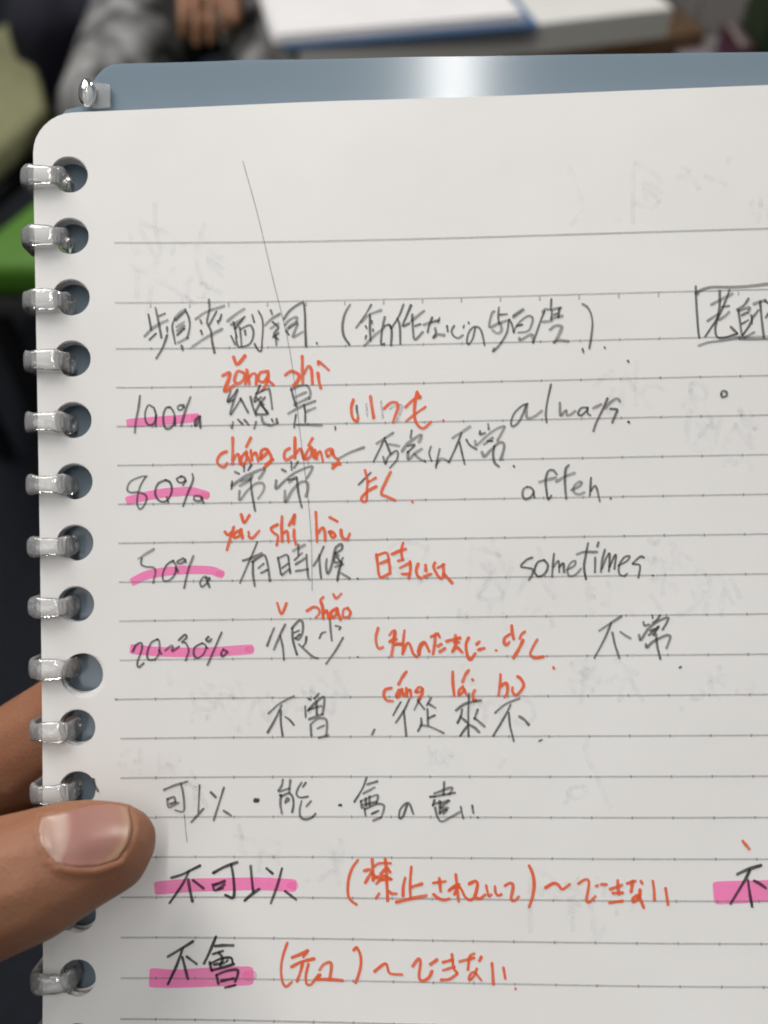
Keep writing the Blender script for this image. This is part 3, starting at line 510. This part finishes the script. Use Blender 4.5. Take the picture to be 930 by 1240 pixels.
# nail: cut into the thumb's surface, plate slightly proud, curved left-to-right
NT=[(50,990),(77,985.5),(108,977.5),(135,975.5),(154,979)]          # upper border
NBt=[(60,1037),(72,1046.5),(93,1050.5),(118,1049.5),(143,1041)]       # lower border
def lerp_curve(C,t):
    C=np.array(C,float); s=t*(len(C)-1); i=min(int(s),len(C)-2); return C[i]+(C[i+1]-C[i])*(s-i)
NPOLY=NT+[(162,992),(160,1012),(151,1033)]+NBt[::-1]+[(53,1018)]
NP=np.array(NPOLY,float); NQ=np.roll(NP,-1,axis=0)
def nail_dist(p):
    d=NQ-NP; t=np.clip(((p-NP)*d).sum(1)/(d*d).sum(1),0,1); e=np.linalg.norm(NP+d*t[:,None]-p,axis=1).min()
    return -e if in_poly(p[0],p[1],NPOLY) else e
hm=hand.data
co_=np.empty(len(hm.vertices)*3); hm.vertices.foreach_get('co',co_); co_=co_.reshape(-1,3)
no_=np.empty(len(hm.vertices)*3); hm.vertices.foreach_get('normal',no_); no_=no_.reshape(-1,3)
r_=co_-np.array(CAM); zf_=r_@np.array(FWD); x_=r_@np.array(RIGHT)/zf_*FPX+465; y_=-(r_@np.array(UP))/zf_*FPX+620
sel=np.where((zf_>0.09)&(zf_<0.125)&(no_@np.array(FWD)<0.25)&(x_>20)&(x_<200)&(y_>950)&(y_<1080))[0]
for i in sel:                                         # bed and folds round the nail
    dd=nail_dist(np.array([x_[i],y_[i]]))
    if dd<0: co_[i]-=no_[i]*0.00030*min(1,-dd/5)
    else:
        wgt=0.4 if x_[i]>150 or y_[i]<985 else 1.0
        co_[i]+=no_[i]*0.00050*wgt*math.exp(-((dd-4.5)/5.5)**2)
hm.vertices.foreach_set('co',co_.ravel())
hm.update()
bvh=BVHTree.FromPolygons([v.co for v in hand.data.vertices],[p.vertices for p in hand.data.polygons])
def on_hand(x,y):
    d=(RIGHT*((x-465)/FPX)-UP*((y-620)/FPX)+FWD).normalized(); return bvh.ray_cast(CAM,d)
NU,NV=30,20; grid={}; V=[];F=[];UVn=[]
for i in range(NU+1):
    for j in range(NV+1):
        s=i/NU; t=j/NV
        a=lerp_curve(NT,s); b=lerp_curve(NBt,s); p=a+(b-a)*t
        bul=math.sin(math.pi*t)                       # ends bow outwards
        p[0]+= bul*(10*max(0,(s-0.72)/0.28)**2 - 7*max(0,(0.25-s)/0.25)**2)
        lo,no,_,_=on_hand(p[0],p[1])
        k=0
        while lo is None and k<14:
            p=p+(np.array([100,1018])-p)*0.02; lo,no,_,_=on_hand(p[0],p[1]); k+=1
        ed=min(s/0.10,(1-t)/0.16,1.0); lift=0.00003+0.00027*max(0.0,ed)**0.5+0.00008*s*s
        V.append(lo+no*lift); UVn.append((s,t))
V=[Vector(v) for v in V]
W=NV+1
for _ in range(6):                                    # relax
    V2=[v.copy() for v in V]
    for i in range(1,NU):
        for j in range(1,NV): V2[i*W+j]=(V[(i-1)*W+j]+V[(i+1)*W+j]+V[i*W+j-1]+V[i*W+j+1])/4
    V=V2
for i in range(NU):
    for j in range(NV): a=i*W+j; F.append((a,a+1,a+W+1,a+W))
me=mesh('nail',V,F); uvl=me.uv_layers.new(name='UVMap')
for lp in me.loops: uvl.data[lp.index].uv=UVn[lp.vertex_index]
def nail_mat():
    m,nt,out=node_mat('nail'); b=N(nt,'ShaderNodeBsdfPrincipled'); nt.links.new(b.outputs[0],out.inputs[0])
    uv=N(nt,'ShaderNodeUVMap'); sx=N(nt,'ShaderNodeSeparateXYZ'); nt.links.new(uv.outputs[0],sx.inputs[0])
    # the pale half-moon bows towards the tip
    t2=N(nt,'ShaderNodeMath'); t2.operation='SUBTRACT'; nt.links.new(sx.outputs[1],t2.inputs[0]); t2.inputs[1].default_value=0.45
    sq=N(nt,'ShaderNodeMath'); sq.operation='MULTIPLY'; nt.links.new(t2.outputs[0],sq.inputs[0]); nt.links.new(t2.outputs[0],sq.inputs[1])
    sm=N(nt,'ShaderNodeMath'); sm.operation='MULTIPLY_ADD'; nt.links.new(sq.outputs[0],sm.inputs[0]); sm.inputs[1].default_value=0.32; nt.links.new(sx.outputs[0],sm.inputs[2])
    nt.links.new(ramp(nt,sm.outputs[0],[(0.0,(0.30,0.17,0.115)),(0.05,(0.345,0.225,0.18)),(0.29,(0.335,0.215,0.175)),(0.37,(0.26,0.125,0.105)),(0.72,(0.28,0.14,0.115)),(0.9,(0.285,0.15,0.115)),(0.965,(0.31,0.19,0.125)),(1.0,(0.29,0.165,0.10))]),b.inputs['Base Color'])
    b.inputs['Roughness'].default_value=0.33; b.inputs['Specular IOR Level'].default_value=0.5
    b.inputs['Subsurface Weight'].default_value=0.1; b.inputs['Subsurface Scale'].default_value=0.002
    return m
nail=obj('nail',me,nail_mat(),hand,True); nail['label']='broad pinkish thumbnail with a pale half-moon'
so=nail.modifiers.new('t','SOLIDIFY'); so.thickness=0.0004; so.offset=-1

# ---------------------------------------------------------------- background, far out of focus
M_carpet=mat('navy_carpet',(0.008,0.011,0.019),0.95,0.35,60,bump=0.3,bscale=900)
bm=bmesh.new(); bmesh.ops.create_grid(bm,x_segments=2,y_segments=2,size=8); fl=obj('floor',from_bm('floor',bm),M_carpet); fl.location=(0,3,0)
tag(fl,'dark navy carpet floor under the chairs and desk','floor',kind='structure')
def box(name,m,parent,size,loc,rot=0.0,bev=0.0,seg=3):
    bm=bmesh.new(); bmesh.ops.create_cube(bm,size=1.0)
    for v in bm.verts: v.co=Vector((v.co.x*size[0],v.co.y*size[1],v.co.z*size[2]))
    if bev: bmesh.ops.bevel(bm,geom=bm.edges[:]+bm.verts[:],offset=bev,segments=seg,profile=0.5,affect='EDGES')
    o=obj(name,from_bm(name,bm),m,parent,bool(bev)); o.location=loc; o.rotation_euler=(0,0,rot) if not hasattr(rot,'__len__') else rot; return o
def slab(name,m,parent,pts,z0,z1,bev=0.0,inv_=None):
    """horizontal polygon (world xy) extruded from z0 to z1"""
    bm=bmesh.new(); vs=[bm.verts.new((p[0],p[1],z1)) for p in pts]; f=bm.faces.new(vs); f.normal_update()
    if f.normal.z<0: f.normal_flip()
    r=bmesh.ops.extrude_face_region(bm,geom=[f]); ex=[g for g in r['geom'] if isinstance(g,bmesh.types.BMVert)]
    for g in ex: g.co.z=z0
    bmesh.ops.recalc_face_normals(bm,faces=bm.faces[:])
    if bev: bmesh.ops.bevel(bm,geom=bm.edges[:],offset=bev,segments=3,profile=0.5,affect='EDGES')
    if inv_ is not None: bmesh.ops.transform(bm,matrix=inv_,verts=bm.verts[:])
    return obj(name,from_bm(name,bm),m,parent,bool(bev))
E2=lambda p:Matrix.Translation(-Vector(p))
# white desk on the far side
DZ=0.72
a=on_z(330,67,DZ); b=on_z(815,10,DZ); ex=(b-a).normalized(); ey=Vector((-ex.y,ex.x,0)); 
dl=empty('desk',(b.x,b.y,0)); tag(dl,'white-topped desk holding papers in a blue folder','desk')
M_white=mat('white_laminate',(0.74,0.73,0.70),0.4,0.05,20); M_edge=mat('grey_edge',(0.60,0.58,0.53),0.5); M_leg=mat('dark_steel',(0.03,0.03,0.033),0.4,metal=0.6)
c0=a+ex*0.03
slab('tabletop',M_white,dl,[c0,b,b+ey*0.6,c0+ey*0.6],DZ-0.004,DZ,inv_=E2(dl.location))
slab('edge_band',M_edge,dl,[c0-ey*.0,b,b+ey*0.598,c0+ey*0.598],DZ-0.032,DZ-0.0041,inv_=E2(dl.location))
for p in (c0+ex*.05+ey*.05,b-ex*.35+ey*.25,b-ex*.05+ey*.55,c0+ex*.05+ey*.55):
    q=p-dl.location; box('leg',M_leg,dl,(0.035,0.035,DZ-0.034),(q.x,q.y,(DZ-0.034)/2+0.0))
# blue folder with papers
f0=on_z(331,61,DZ+.004); f1=on_z(652,33,DZ+.004); fx=(f1-f0).normalized(); fy=Vector((-fx.y,fx.x,0)); fl2=(f1-f0).length
fo=empty('folder',(f0.x,f0.y,DZ)); tag(fo,'blue folder lying open under a stack of white papers on the desk','folder')
slab('folder_cover',mat('blue_plastic',(0.075,0.15,0.29),0.35),fo,[f0+fx*0.012,f1,f1+fy*0.36,f0+fx*0.012+fy*0.36],DZ+0.001,DZ+0.007,inv_=E2(fo.location))
M_sheet=mat('far_paper',(0.80,0.79,0.80),0.7,0.04,15)
for i in range(3):
    o_=0.001+0.002*i; q0=f0+fx*o_+fy*(0.005+0.002*i); q1=f1-fx*(0.012+o_)+fy*(0.008+0.001*i)
    slab('paper',M_sheet,fo,[q0,q1,q1+fy*0.32,q0+fy*0.32],DZ+0.0075+0.003*i,DZ+0.0100+0.003*i,inv_=E2(fo.location))
# brown bag on a low bench below the desk end
bb=on_z(690,57,0.45); be=on_z(858,36,0.45); bx_=(be-bb).normalized(); by_=Vector((-bx_.y,bx_.x,0)); 
st=empty('bench',(be.x,be.y,0)); tag(st,'low brown wooden bench standing behind the white desk end','bench')
s0=be-bx_*0.9
slab('seat',mat('brown_wood',(0.13,0.075,0.035),0.5,0.35,30),st,[s0,be,be+by_*0.30,s0+by_*0.30],0.40,0.45,0.006,inv_=E2(st.location))
for p in (s0+bx_*.05+by_*.05,be-bx_*.05+by_*.06,be-bx_*.05+by_*.25,s0+bx_*.05+by_*.25):
    q=p-st.location; box('leg',M_leg,st,(0.04,0.04,0.40),(q.x,q.y,0.20))
# grey cabinet and shelf on the right
g0=on_z(818,30,0.0)
cb=empty('cabinet',(0.83,2.05,0)); tag(cb,'grey metal cabinet behind the brown bench','cabinet')
M_grey=mat('grey_paint',(0.34,0.32,0.31),0.5,0.06,8)
box('body',M_grey,cb,(0.62,0.4,1.1),(0.10,0,0.55),0,0.004)
for i in range(2): box('door',mat('grey_door',(0.36,0.34,0.325),0.45),cb,(0.29,0.012,1.0),(-0.05+0.305*i,-0.207,0.55),0,0.003)
for i in range(2): box('handle',M_leg,cb,(0.012,0.02,0.10),(0.075+0.05*i,-0.222,0.62),0,0.002)
# low shelf with a few books in front of the cabinet
sf=empty('shelf',(0.80,1.72,0)); tag(sf,'low grey shelf holding three coloured books by the cabinet','shelf')
M_bpage=mat('book_pages',(0.25,0.23,0.20),0.8); M_sh=mat('shelf_grey',(0.22,0.20,0.21),0.6)
box('board',M_sh,sf,(0.46,0.20,0.018),(0,0,0.409),0,0.003)
for s_ in (-1,1): box('side',M_sh,sf,(0.018,0.20,0.398),(0.21*s_,0,0.200),0,0.002)
for nm,cc,xx,hh in (('blue hardback book standing on the low shelf',(0.012,0.03,0.08),0.735,0.10),('green hardback book standing on the low shelf',(0.03,0.05,0.02),0.700,0.125),('magenta paperback book standing on the low shelf',(0.10,0.03,0.055),0.665,0.05)):
    be_=empty('book',(xx,1.70,0.4185)); tag(be_,nm,'book')
    mc=mat('book_cover',cc,0.5)
    for s_ in (-1,1): box('cover',mc,be_,(0.0025,0.12,hh),(0.0125*s_,0,hh/2),0,0.0006)
    box('spine',mc,be_,(0.0225,0.0025,hh),(0,-0.0585,hh/2),0,0.0006); box('pages',M_bpage,be_,(0.0215,0.112,hh-0.008),(0,0.0005,hh/2))
# pale green padded chair
M_pale=mat('pale_green_fabric',(0.235,0.235,0.125),0.85,0.15,40,bump=0.3,bscale=1200); M_black=mat('black_plastic',(0.008,0.008,0.009),0.45)
def chair(name,label,seatpts,z,m,mrim,backpts=None):
    c=sum((Vector((p[0],p[1],0)) for p in seatpts),Vector())/len(seatpts); e=empty(name,(c.x,c.y,0)); I=E2(e.location)
    slab('seat',m,e,seatpts,z-0.055,z,0.018,I)
    sh=[c+(Vector((p[0],p[1],0))-c)*0.985 for p in seatpts]; slab('seat_shell',mrim,e,sh,z-0.085,z-0.056,0.004,I)
    for p in seatpts:
        q=(Vector((p[0],p[1],0))-c)*0.86; box('leg',M_black,e,(0.024,0.024,z-0.085),(q.x,q.y,(z-0.085)/2))
    if backpts:
        (x0,y0),(x1,y1)=[(p[0]-c.x,p[1]-c.y) for p in backpts]; L=math.hypot(x1-x0,y1-y0); an=math.atan2(y1-y0,x1-x0)
        box('backrest',m,e,(L*0.95,0.045,0.34),((x0+x1)/2,(y0+y1)/2,z+0.33),an,0.02)
        for s in (0.2,0.8): box('back_post',M_black,e,(0.03,0.02,0.32),(x0+(x1-x0)*s,y0+(y1-y0)*s,z+0.05),an)
    tag(e,label,'chair'); return e
zc=0.47
k0=on_z(58,128,zc); k1=on_z(-60,222,zc); d1=(k1-k0).normalized(); k2=on_z(22,0,zc); d2=(k2-k0).normalized()
chair('padded_chair','pale green padded chair beside the person in navy',[k0,k0+d1*0.42,k0+d1*0.42+d2*0.46,k0+d2*0.44],zc,M_pale,M_black,(k0+d1*0.42,k0+d1*0.42+d2*0.46))
zg=0.46
g=[on_z(-66,322,zg),on_z(215,322,zg),on_z(330,150,zg),on_z(95,196,zg)]
chair('stool','bright green seat with grey shell seen past the notebook rings',g,zg,mat('bright_green',(0.07,0.20,0.012),0.6,0.1,30),mat('grey_shell',(0.06,0.06,0.06),0.5))

# seated people beyond the notebook
UNIT=1.0
M_pat=mat('grey_pattern_cloth',(0.34,0.34,0.34),0.9,col2=(0.010,0.010,0.012),scale=24,bump=0.4,bscale=60)
M_navy=mat('navy_cloth',(0.010,0.011,0.026),0.9,0.4,18)
M_fskin=mat('far_skin',(0.36,0.17,0.09),0.5,0.1,30,sss=0)
def person(name,label,chains,body_mat,skin_chains,hair=None):
    o=blob(name,chains,0.012,6,lambda p:Vector(p)); o.data.materials.append(body_mat)
    tag(o,label,'person'); return o
W_=lambda x,y,d:tuple(at(x,y,d))
# person in patterned clothes: hips to the left of the papers, lap and knees towards us
hp=on_z(248,60,0.52)
X,Y=hp.x,hp.y
pl=[[((X-.10,Y+.25,.52),.12),((X-.12,Y-.02,.52),.085),((X-.14,Y-.20,.50),.065),((X-.14,Y-.22,.28),.055),((X-.14,Y-.20,.08),.045),((X-.14,Y-.30,.05),.04)],
    [((X+.10,Y+.25,.52),.12),((X+.12,Y-.02,.52),.085),((X+.14,Y-.20,.50),.065),((X+.14,Y-.22,.28),.055),((X+.14,Y-.20,.08),.045),((X+.14,Y-.30,.05),.04)],
    [((X,Y+.27,.55),.14),((X,Y+.30,.80),.135),((X,Y+.28,1.02),.12),((X,Y+.27,1.12),.055),((X,Y+.25,1.22),.075),((X,Y+.24,1.29),.085)],
    [((X-.15,Y+.28,1.03),.06),((X-.21,Y+.22,.80),.047),((X-.08,Y+.04,.68),.038)],[((X+.15,Y+.28,1.03),.06),((X+.23,Y+.22,.80),.047),((X+.12,Y+.02,.66),.038)]]
per=person('person','seated person in grey patterned clothes with a hand resting on the lap',pl,M_pat,None)
PI_=Matrix.Identity(4)
UNIT=1.0
def lhand(px0,py0,d,sgn):
    """relaxed hand with four fingers hanging towards the viewer"""
    c=[]
    for i in range(4):
        x=px0+i*17; L=(40,50,48,34)[i]
        c.append([(W_(x,py0-40,d),.0095),(W_(x+1,py0-12,d-.012),.0085),(W_(x+2,py0-12+L*0.6,d-.016),.0078),(W_(x+1,py0-12+L,d-.008),.0065)])
    c.append([(W_(px0-6,py0-60,d),.02),(W_(px0+22,py0-55,d),.024),(W_(px0+50,py0-60,d),.02)])
    c.append([(W_(px0+50,py0-60,d),.016),(W_(px0+66,py0-22,d-.01),.012),(W_(px0+66,py0+10,d-.012),.009)])
    c.append([(W_(px0+22,py0-60,d),.026),(W_(px0+10,py0-190,d+.10),.035)])
    return c
ph=blob('hand',lhand(220,14,1.28,1),0.0028,2,lambda p:Vector(p)); ph.data.materials.append(M_fskin); ph.parent=per; ph['label']='bare hand hanging over the lap'
# person in navy standing/sitting further left
nx=on_z(92,8,0.50); X,Y=nx.x,nx.y
pn=[[((X-.08,Y+.30,.55),.12),((X-.05,Y+.05,.53),.08),((X-.03,Y-.12,.50),.062),((X-.03,Y-.13,.28),.055),((X-.03,Y-.10,.08),.05),((X-.03,Y-.20,.05),.045)],
    [((X+.10,Y+.32,.55),.11),((X+.07,Y+.10,.53),.08),((X+.04,Y-.06,.50),.06),((X+.04,Y-.06,.28),.05),((X+.04,Y-.04,.08),.045),((X+.04,Y-.14,.05),.04)],
    [((X,Y+.34,.58),.14),((X,Y+.36,.82),.14),((X,Y+.35,1.05),.12),((X,Y+.34,1.15),.055),((X,Y+.32,1.25),.075),((X,Y+.31,1.32),.085)],
    [((X-.16,Y+.35,1.05),.06),((X-.21,Y+.28,.82),.05),((X-.08,Y+.10,.68),.04)],[((X+.16,Y+.35,1.05),.06),((X+.20,Y+.28,.82),.05),((X+.06,Y+.10,.68),.04)]]
person('person','seated person in dark navy clothes beside the pale green chair',pn,M_navy,None)
